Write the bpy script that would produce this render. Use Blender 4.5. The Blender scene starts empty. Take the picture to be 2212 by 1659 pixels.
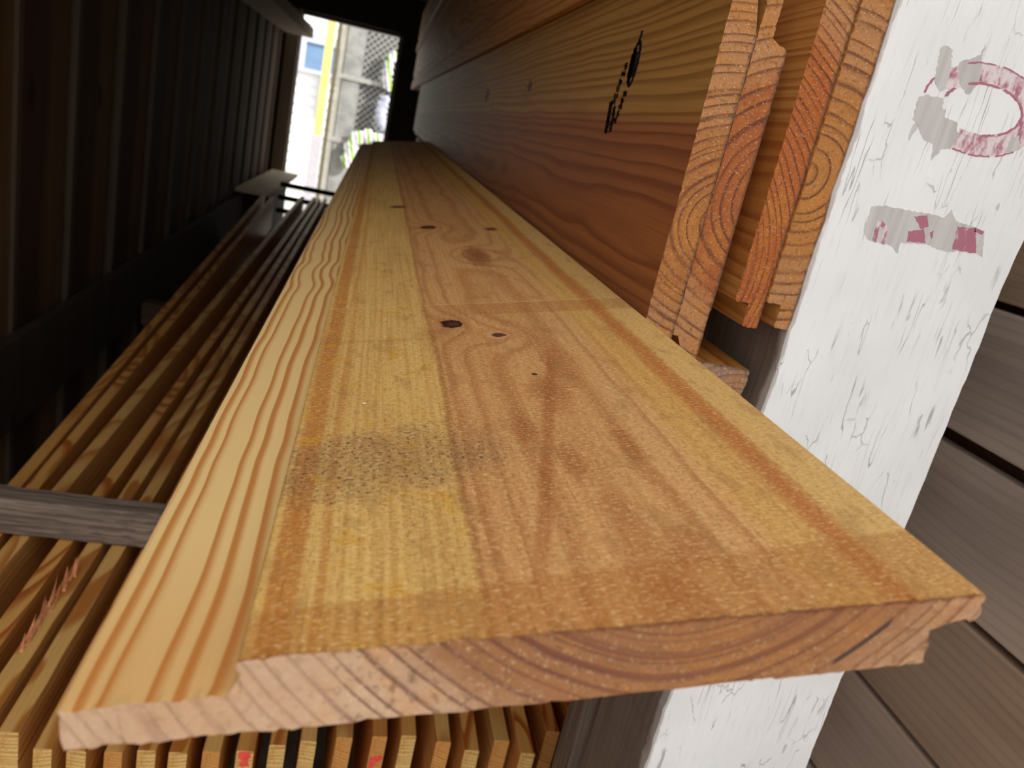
import bpy, bmesh, math, random
from mathutils import Vector, Matrix
from math import sin, cos, pi, radians
random.seed(7)
C = bpy.context.scene.collection
SC = bpy.context.scene
ZO = 1.35                                     # eye height above the floor of the shed

# ------------------------------------------------------------------ camera
cam_d = bpy.data.cameras.new('camera'); cam = bpy.data.objects.new('camera', cam_d); C.objects.link(cam)
cam_d.sensor_width = 36.0; cam_d.lens = 36.0*1700/2212
CX = Vector((0.96571104, -0.15335112, 0.20948576))
CY = Vector((0.14953365, -0.33107411, -0.93168793))      # image down
CZ = Vector((0.2122307, 0.93106035, -0.2967715))          # view direction
cam.matrix_world = Matrix(((CX[0], -CY[0], -CZ[0], 0), (CX[1], -CY[1], -CZ[1], 0), (CX[2], -CY[2], -CZ[2], ZO), (0, 0, 0, 1)))
cam_d.clip_start = 0.01; cam_d.clip_end = 200
cam_d.dof.use_dof = True; cam_d.dof.focus_distance = 0.40; cam_d.dof.aperture_fstop = 14.5
SC.camera = cam
SC.view_settings.view_transform = 'Standard'; SC.view_settings.look = 'None'
SC.view_settings.exposure = 0.0; SC.view_settings.gamma = 1.0; SC.view_settings.use_curve_mapping = False

# ------------------------------------------------------------------ sky and sun
w = bpy.data.worlds.new('sky'); SC.world = w; w.use_nodes = True
nt = w.node_tree; nt.nodes.clear()
bg = nt.nodes.new('ShaderNodeBackground'); wo = nt.nodes.new('ShaderNodeOutputWorld')
bg.inputs[0].default_value = (0.985, 0.995, 1.0, 1); bg.inputs[1].default_value = 1.76
nt.links.new(bg.outputs[0], wo.inputs[0])
sun_d = bpy.data.lights.new('sun', 'SUN'); sun = bpy.data.objects.new('sun', sun_d); C.objects.link(sun)
sun_d.energy = 7.0; sun_d.angle = radians(2); sun_d.color = (1, .96, .9)
sun.rotation_euler = Vector((-0.72, 0.34, -0.60)).to_track_quat('-Z', 'Y').to_euler()

# ------------------------------------------------------------------ node expressions
class G:
    def __init__(s, name):
        s.m = bpy.data.materials.new(name); s.m.use_nodes = True
        s.t = s.m.node_tree; s.n = s.t.nodes; s.n.clear()
        s.out = s.n.new('ShaderNodeOutputMaterial'); s.b = s.n.new('ShaderNodeBsdfPrincipled')
        s.t.links.new(s.b.outputs[0], s.out.inputs[0])
        s.tc = s.n.new('ShaderNodeTexCoord')
        sep = s.n.new('ShaderNodeSeparateXYZ'); s.t.links.new(s.tc.outputs['Object'], sep.inputs[0])
        s.x, s.y, s.z = (E(s, sep.outputs[i]) for i in range(3))
    def put(s, inp, v):
        if isinstance(v, E): s.t.links.new(v.s, inp)
        elif isinstance(v, (tuple, list)): inp.default_value = tuple(v) + ((1,) if len(v) == 3 and len(inp.default_value) == 4 else ())
        else: inp.default_value = v
    def M(s, op, a, b=0.0, c=0.0, clamp=False):
        k = s.n.new('ShaderNodeMath'); k.operation = op; k.use_clamp = clamp
        s.put(k.inputs[0], a); s.put(k.inputs[1], b); s.put(k.inputs[2], c)
        return E(s, k.outputs[0])
    def vec(s, x, y, z):
        k = s.n.new('ShaderNodeCombineXYZ')
        for i, v in enumerate((x, y, z)): s.put(k.inputs[i], v)
        return E(s, k.outputs[0])
    def noise(s, v, scale=1.0, detail=2.0, rough=0.5):
        k = s.n.new('ShaderNodeTexNoise'); s.put(k.inputs['Vector'], v)
        k.inputs['Scale'].default_value = scale; k.inputs['Detail'].default_value = detail; k.inputs['Roughness'].default_value = rough
        return E(s, k.outputs['Fac'])
    def voro(s, v, scale=1.0, feature='DISTANCE_TO_EDGE'):
        k = s.n.new('ShaderNodeTexVoronoi'); k.feature = feature; s.put(k.inputs['Vector'], v); k.inputs['Scale'].default_value = scale
        return E(s, k.outputs['Distance'])
    def ss(s, v, lo, hi, a=0.0, b=1.0):
        k = s.n.new('ShaderNodeMapRange'); k.interpolation_type = 'SMOOTHSTEP'
        s.put(k.inputs[0], v); k.inputs[1].default_value = lo; k.inputs[2].default_value = hi
        k.inputs[3].default_value = a; k.inputs[4].default_value = b
        return E(s, k.outputs[0])
    def band(s, v, lo, hi, e):
        return s.ss(v, lo-e, lo+e)*s.ss(v, hi-e, hi+e, 1.0, 0.0)
    def ell(s, cx, cy, rx, ry, soft=0.3, wob=None):
        d = ((s.x-cx)*(1/rx)).sq() + ((s.y-cy)*(1/ry)).sq()
        if wob is not None: d = d + wob
        return s.ss(d, 1-soft, 1+soft, 1.0, 0.0)
    def mix(s, f, a, b, mode='MIX'):
        k = s.n.new('ShaderNodeMix'); k.data_type = 'RGBA'; k.blend_type = mode
        s.put(k.inputs[0], f); s.put(k.inputs[6], a); s.put(k.inputs[7], b)
        return E(s, k.outputs[2])
    def rnd(s):
        k = s.n.new('ShaderNodeObjectInfo'); return E(s, k.outputs['Random'])
    def done(s, col, rough=0.7, bump=None, bs=0.3, bd=0.001, spec=0.3, metal=0.0):
        s.put(s.b.inputs['Base Color'], col); s.put(s.b.inputs['Roughness'], rough)
        s.b.inputs['Specular IOR Level'].default_value = spec; s.b.inputs['Metallic'].default_value = metal
        if bump is not None:
            k = s.n.new('ShaderNodeBump'); k.inputs['Strength'].default_value = bs; k.inputs['Distance'].default_value = bd
            s.put(k.inputs['Height'], bump); s.t.links.new(k.outputs[0], s.b.inputs['Normal'])
        return s.m
class E:
    def __init__(s, g, sock): s.g = g; s.s = sock
    def __add__(s, o): return s.g.M('ADD', s, o)
    __radd__ = __add__
    def __sub__(s, o): return s.g.M('SUBTRACT', s, o)
    def __rsub__(s, o): return s.g.M('SUBTRACT', o, s)
    def __mul__(s, o): return s.g.M('MULTIPLY', s, o)
    __rmul__ = __mul__
    def sq(s): return s.g.M('MULTIPLY', s, s)
    def sqrt(s): return s.g.M('SQRT', s)
    def fr(s): return s.g.M('FRACT', s)
    def ab(s): return s.g.M('ABSOLUTE', s)
    def mn(s, o): return s.g.M('MINIMUM', s, o)
    def mx(s, o): return s.g.M('MAXIMUM', s, o)
def lin(r, g, b):
    f = lambda c: (c/255/12.92) if c <= 10.3 else ((c/255+.055)/1.055)**2.4
    return (f(r), f(g), f(b))

def rings(g, px, pz, dens, sx=0.0, sz=0.0, wob=0.006, wy=3.0, knots=(), rnd=None):
    """distance from the pith of the tree the board was sawn from, and the growth ring pattern"""
    X, Y, Z = g.x, g.y, g.z
    if rnd is not None: X = X + rnd*0.05 - 0.025; Y = Y + rnd*17.0
    dx = (g.noise(g.vec(X*9, Y*wy, Z*9), 1.0, 2.0) - .5)*wob
    dz = (g.noise(g.vec(X*9+7.3, Y*wy+3.1, Z*9), 1.0, 2.0) - .5)*wob
    r = ((X-px+Y*sx+dx*2).sq() + (Z-pz+Y*sz+dz*2).sq()).sqrt()
    for kx, ky, rx, ry, a in knots:
        d = ((g.x-kx)*(1/rx)).sq() + ((g.y-ky)*(1/ry)).sq()
        r = r + g.M('POWER', 2.718, d*-1.0)*a
    fine = (g.noise(g.vec(X*60, Y*12, Z*60), 1.0, 1.0)-.5)*0.0006
    t = (r + fine + (g.noise(g.vec(r*70, px*50, 0.0), 1.0, 2.0)-.5)*0.016)*dens
    f = t.fr()
    late = g.ss(f, 0.35, 0.82)*g.ss(f, 0.90, 1.0, 1.0, 0.0)
    thin = g.ss(f, 0.62, 0.80)*g.ss(f, 0.86, 0.96, 1.0, 0.0)
    return r, late, thin

def face_mat(name, px, pz, dens, sx, sz, light, dark, heart, heart_dark, hr, contrast=0.8, knots=(), rnd=False, wob=.006, wy=3.0, rough=.55, post=None, bright=1.0):
    g = G(name); R = g.rnd() if rnd else None
    r, late, thin = rings(g, px, pz, dens, sx, sz, wob, wy, knots, R)
    streak = g.noise(g.vec(g.x*350, g.y*6, g.z*350), 1.0, 2.0)
    broad = g.noise(g.vec(g.x*14, g.y*1.3, g.z*14), 1.0, 2.0)
    hm = g.ss(r + (broad-.5)*0.02, hr-0.008, hr+0.006, 1.0, 0.0)
    base = g.mix(hm, light, heart); dk = g.mix(hm, dark, heart_dark)
    col = g.mix(late*contrast, base, dk)
    col = g.mix(g.ss(streak, .35, .75)*0.25, col, dk)
    col = g.mix(g.ss(broad, .4, .8)*0.3, col, dk)
    for kx, ky, rx, ry, a in knots:
        wobn = (g.noise(g.vec(g.x*160, g.y*90, g.z*50), 1.0, 2.0)-.5)*1.4
        col = g.mix(g.ell(kx, ky, rx*.55, ry*.55, .5, wobn)*0.85, col, tuple(c*.35 for c in heart_dark))
    if R is not None: col = g.mix(R*0.5, col, tuple(c*.62 for c in light), 'MULTIPLY') if False else g.mix(g.ss(R, 0, 1, 0, .4), col, heart)
    if post: col = post(g, col, r, late, hm)
    return g.done(col, rough, streak + late*0.6, .15, .0006)

def end_mat(name, px, pz, dens, pale, pale2, heart, line, hr, rnd=False, dirt=True, flat=None):
    g = G(name); R = g.rnd() if rnd else None
    r, late, thin = rings(g, px, pz, dens, 0, 0, .006, 3.0, (), R)
    sp = g.noise(g.vec(g.x*1, g.y*1, g.z*1), 760.0, 4.0, .75)
    sp2 = g.noise(g.vec(g.x, g.y, g.z), 380.0, 2.0, .6)
    broad = g.noise(g.vec(g.x, g.y, g.z), 45.0, 2.0)
    hm = g.ss(r + (broad-.5)*0.03, hr-0.012, hr+0.012, 1.0, 0.0)
    col = g.mix(hm, g.mix(broad, pale, pale2), heart)
    col = g.mix(g.ss(broad, .52, .66)*.35, col, lin(196, 128, 50))
    vis = g.ss(g.noise(g.vec(g.x*38, 3.0, g.z*38), 1.0, 2.0), .36, .60, .30, 1.0)
    col = g.mix(late*.22, col, line)
    col = g.mix(thin*vis*0.78, col, line)
    col = g.mix(g.ss(sp2, .55, .66)*.6, col, tuple(c*.42 for c in heart))
    col = g.mix(g.ss(sp, .55, .68)*.55, col, lin(238, 206, 168))
    col = g.mix(g.ss(sp, .44, .34)*.35, col, tuple(c*.5 for c in heart))
    if dirt:
        e = g.ss(g.z + (sp2-.5)*0.004, -0.0022, 0.0002)
        col = g.mix(e*0.75, col, lin(88, 70, 56))
    if flat: col = flat(g, col, r)
    return g.done(col, .8, sp + sp2 - thin, .5, .0005)

def solid(name, c, rough=.6, metal=0.0, var=0.15, sc=30.0, stretch=(1, 1, 1), spec=.3, bs=.1):
    g = G(name); n = g.noise(g.vec(g.x*stretch[0], g.y*stretch[1], g.z*stretch[2]), sc, 3.0, .6)
    return g.done(g.mix(g.ss(n, .3, .7), tuple(v*(1-var) for v in c), tuple(min(1, v*(1+var)) for v in c)), rough, n, bs, .001, spec, metal)

# ------------------------------------------------------------------ mesh helpers
def obj(name, bm, mats, parent=None, loc=(0, 0, 0), rot=(0, 0, 0), smooth=False):
    me = bpy.data.meshes.new(name); bmesh.ops.recalc_face_normals(bm, faces=bm.faces); bm.to_mesh(me); bm.free()
    for m in (mats if isinstance(mats, (list, tuple)) else [mats]): me.materials.append(m)
    if smooth:
        for p in me.polygons: p.use_smooth = True
    o = bpy.data.objects.new(name, me); C.objects.link(o); o.location = loc; o.rotation_euler = rot
    if parent: o.parent = parent
    return o
def tag(o, label=None, cat=None, group=None, kind=None):
    if label: o['label'] = label
    if cat: o['category'] = cat
    if group: o['group'] = group
    if kind: o['kind'] = kind
    return o
def empty(name, loc, label, cat, group=None, rz=0):
    o = bpy.data.objects.new(name, None); C.objects.link(o); o.location = loc; o.rotation_euler = (0, 0, rz); o.empty_display_size = .05
    return tag(o, label, cat, group)
def box(bm, x0, x1, y0, y1, z0, z1, bev=0.0, mat=0):
    r = bmesh.ops.create_cube(bm, size=1.0)
    for v in r['verts']:
        v.co = Vector(((x0+x1)/2+v.co.x*(x1-x0), (y0+y1)/2+v.co.y*(y1-y0), (z0+z1)/2+v.co.z*(z1-z0)))
    fs = set(f for v in r['verts'] for f in v.link_faces)
    for f in fs: f.material_index = mat
    if bev:
        es = set(e for v in r['verts'] for e in v.link_edges)
        b = bmesh.ops.bevel(bm, geom=list(es), offset=bev, segments=2, affect='EDGES', profile=.6)
        for f in b['faces']: f.material_index = mat
    return bm
def struct(name, bm, mats, **k): return tag(obj(name, bm, mats, **k), kind='structure')

def profile_board(pts, L, jit=0.0003, step=0.0016, seed=1, nsec=None, chips=0.0):
    """extrude a profile (x, z) along +y; the sawn near end has a slightly frayed outline. material 0 = faces, 1 = end grain"""
    rr = random.Random(seed)
    P = []
    n = len(pts)
    for i in range(n):
        a = Vector(pts[i]); b = Vector(pts[(i+1) % n]); d = (b-a).length; k = max(1, int(d/step))
        e = (b-a).normalized(); nn = Vector((e.y, -e.x))
        for j in range(k):
            p = a + (b-a)*(j/k)
            P.append((p, nn if j else Vector((0, 0))))
    bm = bmesh.new()
    secs = [0.0, 0.0012, 0.004] + [L*t for t in (nsec or (0.02, .05, .1, .2, .35, .5, .7, .85, 1.0))]
    jits = [[rr.gauss(0, 1) for _ in P] for _ in range(3)]
    loops = []
    for si, y in enumerate(secs):
        amp = (jit, jit*.8, jit*.3)[si] if si < 3 else 0.0
        row = []
        for i, (p, nn) in enumerate(P):
            j = jits[0][i]*amp
            row.append(bm.verts.new((p.x+nn.x*j, y + (abs(jits[1][i])*jit*.8 if si == 0 else 0), p.y+nn.y*j)))
        loops.append(row)
    for a, b in zip(loops, loops[1:]):
        for i in range(len(P)):
            bm.faces.new((a[i], a[(i+1) % len(P)], b[(i+1) % len(P)], b[i])).material_index = 0
    f0 = bm.faces.new(loops[0][::-1]); f0.material_index = 1
    f1 = bm.faces.new(loops[-1]); f1.material_index = 1
    bmesh.ops.triangulate(bm, faces=[f0, f1])
    return bm

# ------------------------------------------------------------------ palette
L_PALE = lin(222, 186, 118); L_ORANGE = lin(192, 124, 52)

# ================================================================== main board
PHI = radians(11.6)
S0 = (-0.01352684, 0.16, ZO-0.12918529)
T = 0.0205
main_prof = [(-.041, -T), (-.041, -.0095), (-.0010, -.0095), (-.0002, -.0088), (0, -.0078), (0, -.0005), (.0005, 0), (.1956, 0), (.1956, -.0060), (.1942, -.0075), (.1822, -.0075), (.1812, -.0085), (.1812, -T)]
def main_post(g, col, r, late, hm):
    x, y, z = g.x, g.y, g.z
    n1 = g.noise(g.vec(x, y, z), 60.0, 3.0, .6); n2 = g.noise(g.vec(x, y, z), 560.0, 3.0, .75)
    n3 = g.noise(g.vec(x*30, y*6, z*30), 1.0, 3.0)
    nf = g.noise(g.vec(x*380, y*900, z*400), 1.0, 3.0, .75)
    cross = g.noise(g.vec(x*45, y*800, z*25), 1.0, 2.0)
    wv = (g.noise(g.vec(x*20, y*7, 0.0), 1.0, 2.0)-.5)*.006 + (g.noise(g.vec(x*120, y*220, 0.0), 1.0, 3.0, .7)-.5)*.004
    top = g.ss(z, -.0075, -.0065)                              # the rough-sawn show face; the lap is planed
    xx = x + wv
    fl = g.noise(g.vec(x*500, y*7, 1.0), 1.0, 2.0)
    tcol = g.mix(g.ss(fl, .35, .7)*.6, lin(222, 180, 104), lin(190, 138, 66))
    tcol = g.mix(g.ss(n3, .45, .7)*.35, tcol, lin(178, 128, 74))               # yellow sapwood
    tcol = g.mix(g.band(xx, .0025, .011, .0015)*.75, tcol, lin(184, 112, 42))
    tcol = g.mix(g.band(xx, .015, .018, .001)*.5, tcol, lin(190, 120, 50))
    tan = g.mix(g.ss(fl, .35, .7)*.4, lin(212, 158, 98), lin(182, 122, 66))
    tan = g.mix(g.ss(n3, .42, .7)*.4, tan, lin(186, 132, 78))
    tan = g.mix(g.ss(x, .11, .15)*g.ss(n3, .3, .6)*.45, tan, lin(220, 176, 116))
    tan = g.mix(late*.42, tan, lin(160, 92, 40))
    tcol = g.mix(g.band(xx, .0605, .165, .0016), tcol, tan)
    tcol = g.mix(g.band(xx, .060, .0625, .0012)*.55, tcol, lin(150, 92, 38))
    tcol = g.mix(g.band(xx, .150, .166, .006)*.6, tcol, lin(214, 166, 82))
    tcol = g.mix(g.band(xx, .167, .1775, .004)*.85, tcol, lin(184, 108, 48))
    tcol = g.mix(g.ss(xx, .1765, .1815), tcol, g.mix(fl*.6, lin(222, 182, 112), lin(196, 146, 76)))
    # orange streak running down the heart
    px_ = x - 0.0725 - y*0.215
    tcol = g.mix(g.ss(px_.ab(), .001, .004, 1, 0)*g.ss(y, .01, .05)*g.ss(y, .2, .26, 1, 0)*.55, tcol, lin(158, 82, 32))
    # rust coloured flecks torn by the saw
    for cx, cy, rx, ry in ((.1118, .014, .006, .007), (.1095, .170, .0085, .022), (.1215, .215, .006, .03), (.091, .131, .005, .017), (.128, .110, .004, .016), (.103, .098, .004, .014), (.124, .036, .006, .010)):
        tcol = g.mix(g.ell(cx, cy, rx, ry, .8, (cross-.5)*4.5 + (n2-.5)*1.5 + (n1-.5)*2.5)*.55, tcol, lin(160, 88, 40))
    # slightly darker strips across the face: sticker marks of the stack and the weathered first centimetres
    skew = y - x*0.06
    tcol = g.mix(g.band(skew + (n1-.5)*.002, .312, .341, .0012)*.35*g.ss(x, .05, .09), tcol, lin(172, 98, 40))
    tcol = g.mix(g.band(skew, .3405, .3425, .0008)*.4, tcol, lin(236, 200, 140))
    tcol = g.mix(g.band(skew + x*.01, .262, .2665, .004)*.35*g.ss(x, .04, .08, 1, 0), tcol, lin(140, 88, 40))
    tcol = g.mix(g.ss(y - x*.085 - .0135 + (n1-.5)*.003, .0035, .0065, 1, 0)*.50, tcol, lin(174, 108, 44))
    # yellow pigment spots, then the grey mildewed patch
    tcol = g.mix(g.ss(n1, .56, .66)*g.ss(x, .056, .062, 1, 0)*g.ss(y, .45, .55, 1, 0)*.6, tcol, lin(206, 150, 34))
    mil = g.ss(((x-.03)*(1/.045)).sq() + ((y-.104-x*.12)*(1/.027)).sq() + (n1-.5)*3.2 + (n3-.5)*2.0, .1, 1.7, 1, 0)
    tcol = g.mix(mil*.42, tcol, lin(140, 104, 72))
    spk = g.ss(n2, .54, .62)
    wide = g.ss(((x-.055)*(1/.08)).sq() + ((y-.10)*(1/.075)).sq() + (n1-.5)*1.6, .2, 1.2, 1, 0)
    tcol = g.mix(spk*(mil*.62 + wide*.38), tcol, lin(70, 48, 32))
    # fibres: pale and dark flecks of the rough sawing
    near = g.ss(y, .5, .9, 1, 0)
    tcol = g.mix(g.ss(nf, .54, .64)*.5*near, tcol, lin(246, 214, 156))
    f2 = g.noise(g.vec(x*900, y*160, 2.0), 1.0, 3.0, .7)
    tcol = g.mix(g.ss(f2, .56, .66)*.38*near, tcol, lin(120, 74, 36))
    tcol = g.mix(g.ss(nf, .45, .36)*.42*near, tcol, lin(124, 76, 36))
    tcol = g.mix(g.ss(g.noise(g.vec(x*70, y*34, 5.0), 1.0, 3.0, .6), .54, .66)*.30*near, tcol, lin(148, 104, 58))
    # knots
    wk = (g.noise(g.vec(x*260, y*150, 0.0), 1.0, 2.0)-.5)*1.6
    def knot(c, cx, cy, rx, ry, dark, centre):
        halo = g.ell(cx, cy, rx*1.7, ry*1.5, .8, wk*.5)
        c = g.mix(halo*.35, c, lin(176, 104, 48))
        c = g.mix(g.ell(cx, cy, rx, ry, .35, wk), c, dark)
        return g.mix(g.ell(cx+rx*.15, cy-ry*.05, rx*.55, ry*.5, .5, wk*1.4), c, centre)
    tcol = knot(tcol, .0748, .2972, .0066, .0090, lin(46, 26, 18), lin(84, 50, 30))
    tcol = knot(tcol, .0985, .2705, .0072, .0085, lin(204, 156, 106), lin(96, 60, 38))
    tcol = knot(tcol, .0824, .6945, .0085, .012, lin(70, 38, 20), lin(90, 50, 26))
    tcol = knot(tcol, .1480, .676, .006, .010, lin(120, 70, 38), lin(110, 64, 34))
    tcol = knot(tcol, .0538, .876, .010, .012, lin(100, 56, 26), lin(110, 62, 28))
    tcol = g.mix(g.ell(.1150, .520, .0105, .045, .9, wk*1.2)*.65, tcol, lin(128, 66, 32))
    tcol = g.mix(g.ell(.026, .1688, .0006, .0010, .1), tcol, lin(250, 240, 225))
    tcol = g.mix(g.ell(.1075, .199, .0016, .0018, .4, wk)*.9, tcol, lin(60, 38, 24))
    # dark seams at the very edges where dust collects
    tcol = g.mix(g.ss(x + (n2-.5)*.004, .0001, .0014, 1, 0)*.3*g.ss(y, .03, .25, 1, .4), tcol, lin(120, 84, 52))
    tcol = g.mix(g.ss(y + (n2-.5)*.003, .0002, .0014, 1, 0)*.6, tcol, lin(92, 58, 34))
    lcol = g.mix(late*.92, g.mix(n3*.4, lin(232, 198, 136), lin(222, 182, 112)), lin(190, 120, 52))
    lcol = g.mix(g.ss(x, -.041, -.0385, 1, 0)*.4, lcol, lin(232, 196, 136))
    lcol = g.mix(g.ss(y, .0, .09, 1, 0)*.32, lcol, lin(190, 112, 36))
    return g.mix(top, lcol, tcol)
mkn = ((.0748, .2972, .016, .03, .010), (.0985, .2705, .016, .03, .010), (.115, .525, .022, .05, .018), (.0824, .6945, .02, .04, .012), (-.012, .46, .03, .03, .0035), (-.018, .56, .03, .025, .003))
m_face = face_mat('weathered pine face', .110, .056, 175, 0.004, 0, L_PALE, L_ORANGE, lin(206, 150, 90), lin(170, 100, 48), .08, .8, mkn, wob=.004, wy=7.0, rough=.62, post=main_post)
def main_end(g, col, r):
    for rr_, wd_, amt in ((.0590, .0004, .55), (.0642, .0009, .8), (.0705, .0011, .9), (.0762, .0006, .6), (.0800, .0005, .5)):
        col = g.mix(g.ss((r-rr_).ab(), wd_*.5, wd_*1.3, 1, 0)*amt, col, lin(104, 56, 52))
    pitch = g.ss((r-.0855).ab(), .0005, .0011, 1, 0)*g.band(g.x, .154, .169, .0012)
    col = g.mix(g.ss(g.x, .015, .03, .62, 0), col, g.mix(g.noise(g.vec(g.x*60-g.z*60, 0.0, g.x*12+g.z*40), 1.0, 3.0), lin(206, 176, 148), lin(184, 140, 100)))
    col = g.mix(g.ss(g.x, .03, .12, 0.0, .45), col, lin(150, 98, 56))
    edge = g.ss(g.z + (g.noise(g.vec(g.x, 0.0, g.z), 300.0, 2.0)-.5)*.003, -.0012, 0.0)
    col = g.mix(edge*.7*g.ss(g.x, .06, .1), col, lin(104, 54, 28))
    return g.mix(pitch*.9, col, lin(62, 50, 48))
m_end = end_mat('sawn pine end', .110, .056, 200, lin(200, 168, 138), lin(186, 148, 114), lin(152, 104, 66), lin(112, 72, 58), .092, dirt=False, flat=main_end)
mb = obj('siding_board', profile_board(main_prof, 2.80, .00035, .0014, 3), [m_face, m_end], None, S0, (0, -PHI, 0))
tag(mb, 'wide rough-sawn pine siding board lying flat in the middle, two dark knots on top', 'board')

# ================================================================== siding boards standing on edge against the post
b_prof = [(-.0515, -T), (-.0515, -.0110), (-.0030, -.0110), (-.0012, -.0104), (-.0002, -.0092), (0, -.0075), (0, -.0030), (.0012, -.0010), (.0030, 0), (.1955, 0), (.1962, -.0006), (.1962, -.0095), (.1955, -.0104), (.1812, -.0104), (.1806, -.0112), (.1806, -T+.0005), (.180, -T)]
def b1_post(g, col, r, late, hm):
    x, y = g.x, g.y
    n = g.noise(g.vec(x*40, y*5, 0.0), 1.0, 2.0)
    return g.mix(g.ss(n, .5, .8)*.25, col, lin(110, 58, 26))
bm1 = face_mat('reddish planed pine', .128, .045, 150, -.012, .004, lin(190, 146, 78), lin(128, 82, 34), lin(172, 110, 62), lin(118, 60, 38), .101, .62,
               ((.022, .62, .012, .03, .004), (.030, 1.06, .02, .05, .006), (-.02, 1.3, .012, .02, .004), (-.03, 2.0, .012, .03, .004)), wob=.006, wy=3.0, rough=.5, post=b1_post)
bm2 = face_mat('planed pine', .09, -.05, 190, 0, .01, lin(206, 152, 84), lin(166, 100, 44), lin(196, 130, 64), lin(150, 84, 36), .06, .7, rnd=True)
def bend(nm, px, pz, dens, heart, hr=.06): return end_mat(nm, px, pz, dens, lin(190, 140, 94), lin(172, 114, 66), heart, lin(98, 50, 34), hr)
be = [bend('end grain wide arcs', .112, .014, 170, lin(168, 108, 56), .06), bend('end grain reddish', .085, .026, 125, lin(164, 92, 46), .075),
      bend('end grain orange', .16, -.09, 210, lin(172, 94, 42), .16), bend('end grain centred rings', .098, -.019, 125, lin(178, 118, 60), .055)]
R90 = (0, pi/2, 0)
sid = [(.2042, .0850, .470, 4.05, be[0], bm1, 'pine siding board on edge with a black ink stamp on its reddish face'),
       (.2254, .0805, .471, 3.95, be[1], bm2, 'pine siding board on edge, second end from the left, tight against the stamped board'),
       (.2601, .1100, .470, 4.00, be[2], bm2, 'orange-ended pine siding board on edge, third in the row, right of the open gap'),
       (.2812, .1130, .468, 4.10, be[3], bm2, 'pine siding board on edge touching the white post, curved rings on its end')]
sobs = []
for i, (x, z, y, L, me_, mf, lab) in enumerate(sid):
    bp = b_prof if i < 2 else [(p[0]-.035 if p[0] < .01 else p[0], p[1]) for p in b_prof]
    o = obj('siding_board', profile_board(bp, L, .00022, .0016, 20+i), [mf, me_], None, (x, y, ZO+z), R90)
    tag(o, lab, 'board', 'siding boards standing on edge beside the post'); sobs.append(o)
# the board lying lower, only its corner seen
o = obj('siding_board', profile_board([(-.085, -T), (-.085, -.001), (-.084, 0), (.0, 0), (0.001, -.001), (.001, -T)], 3.6, .0004, .0016, 31),
        [face_mat('amber pine', .0, -.05, 170, 0, 0, lin(204, 140, 64), lin(150, 82, 30), lin(190, 110, 48), lin(140, 70, 28), .03), end_mat('greyed end grain', .0, -.05, 200, lin(172, 136, 112), lin(150, 118, 96), lin(160, 120, 92), lin(110, 80, 66), .01)],
        None, (.2725, .485, ZO-.1185), (0, radians(1), 0))
tag(o, 'amber pine board lying low in the gap between flat board and post', 'board')
# ink stamp on the first siding board: oval mark with a row of characters below
ink = solid('black ink', lin(20, 13, 10), .7, var=.3)
bm = bmesh.new(); XS = .2043-T-.0001; rs = random.Random(4)
def blot(pts):
    vs = [bm.verts.new((XS, y, z)) for y, z in pts]; f = bm.faces.new(vs)
    r = bmesh.ops.extrude_face_region(bm, geom=[f]); bmesh.ops.translate(bm, verts=[v for v in r['geom'] if isinstance(v, bmesh.types.BMVert)], vec=(-.00015, 0, 0))
def stroke(y0, z0, y1, z1, wd):
    a = Vector((y0, z0)); b = Vector((y1, z1)); d = (b-a).normalized(); n = Vector((-d.y*2.6, d.x))*wd*.72
    blot([(a-n*.6)[:], (b-n)[:], (b+n*.7)[:], (a+n)[:]])
def ringy(cy, cz, ry, rz, wd, n=22, skip=()):
    for k in range(n):
        if k in skip: continue
        a0, a1 = 2*pi*k/n, 2*pi*(k+1.15)/n
        stroke(cy+ry*cos(a0), cz+rz*sin(a0), cy+ry*cos(a1), cz+rz*sin(a1), wd*rs.uniform(1.1, 1.7))
# the oval: at y .632 z .068
ZB = ZO
ringy(.6350, ZB+.0700, .0085, .0165, .0014)
for k in range(7): stroke(.6365+rs.uniform(-.001, .001), ZB+.0600+k*.0030, .6445, ZB+.0620+k*.0030, .0017)
stroke(.6405, ZB+.056, .6400, ZB+.082, .0030); stroke(.6440, ZB+.060, .6440, ZB+.078, .0020); stroke(.6335, ZB+.060, .6350, ZB+.079, .0026)
stroke(.6360, ZB+.0885, .6340, ZB+.094, .0018); stroke(.6380, ZB+.0835, .6360, ZB+.0885, .0014)
def char(cy, cz, h, wdt, k):
    segs = [((-1, -1), (-1, 1)), ((-1, 1), (1, 1)), ((1, -1), (1, 1)), ((-1, -1), (1, -1)), ((-1, 0), (1, 0)), ((-1, -1), (1, 1))]
    for j in rs.sample(range(6), k):
        (a, b), (c, d) = segs[j]; stroke(cy+a*wdt/2, cz+b*h/2, cy+c*wdt/2, cz+d*h/2, .0013)
for i in range(6): char(.6565+i*.0022, ZB+.0690-i*.0056, .0040, .0075, 4)
for i in range(5): char(.6405+i*.0020, ZB+.0480-i*.0052, .0038, .0060, 4)
for i in range(7): char(.6740-i*.0008, ZB+.0400-i*.0036, .0032, .0070, 5)
for i in range(5): char(.6600-i*.0004, ZB+.0360-i*.0040, .0034, .0060, 4)
st = obj('ink_stamp', bm, ink, None); st.parent = sobs[0]
st.matrix_parent_inverse = (Matrix.Translation(sobs[0].location) @ sobs[0].rotation_euler.to_matrix().to_4x4()).inverted()
st['label'] = 'black ink stamp'

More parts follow.
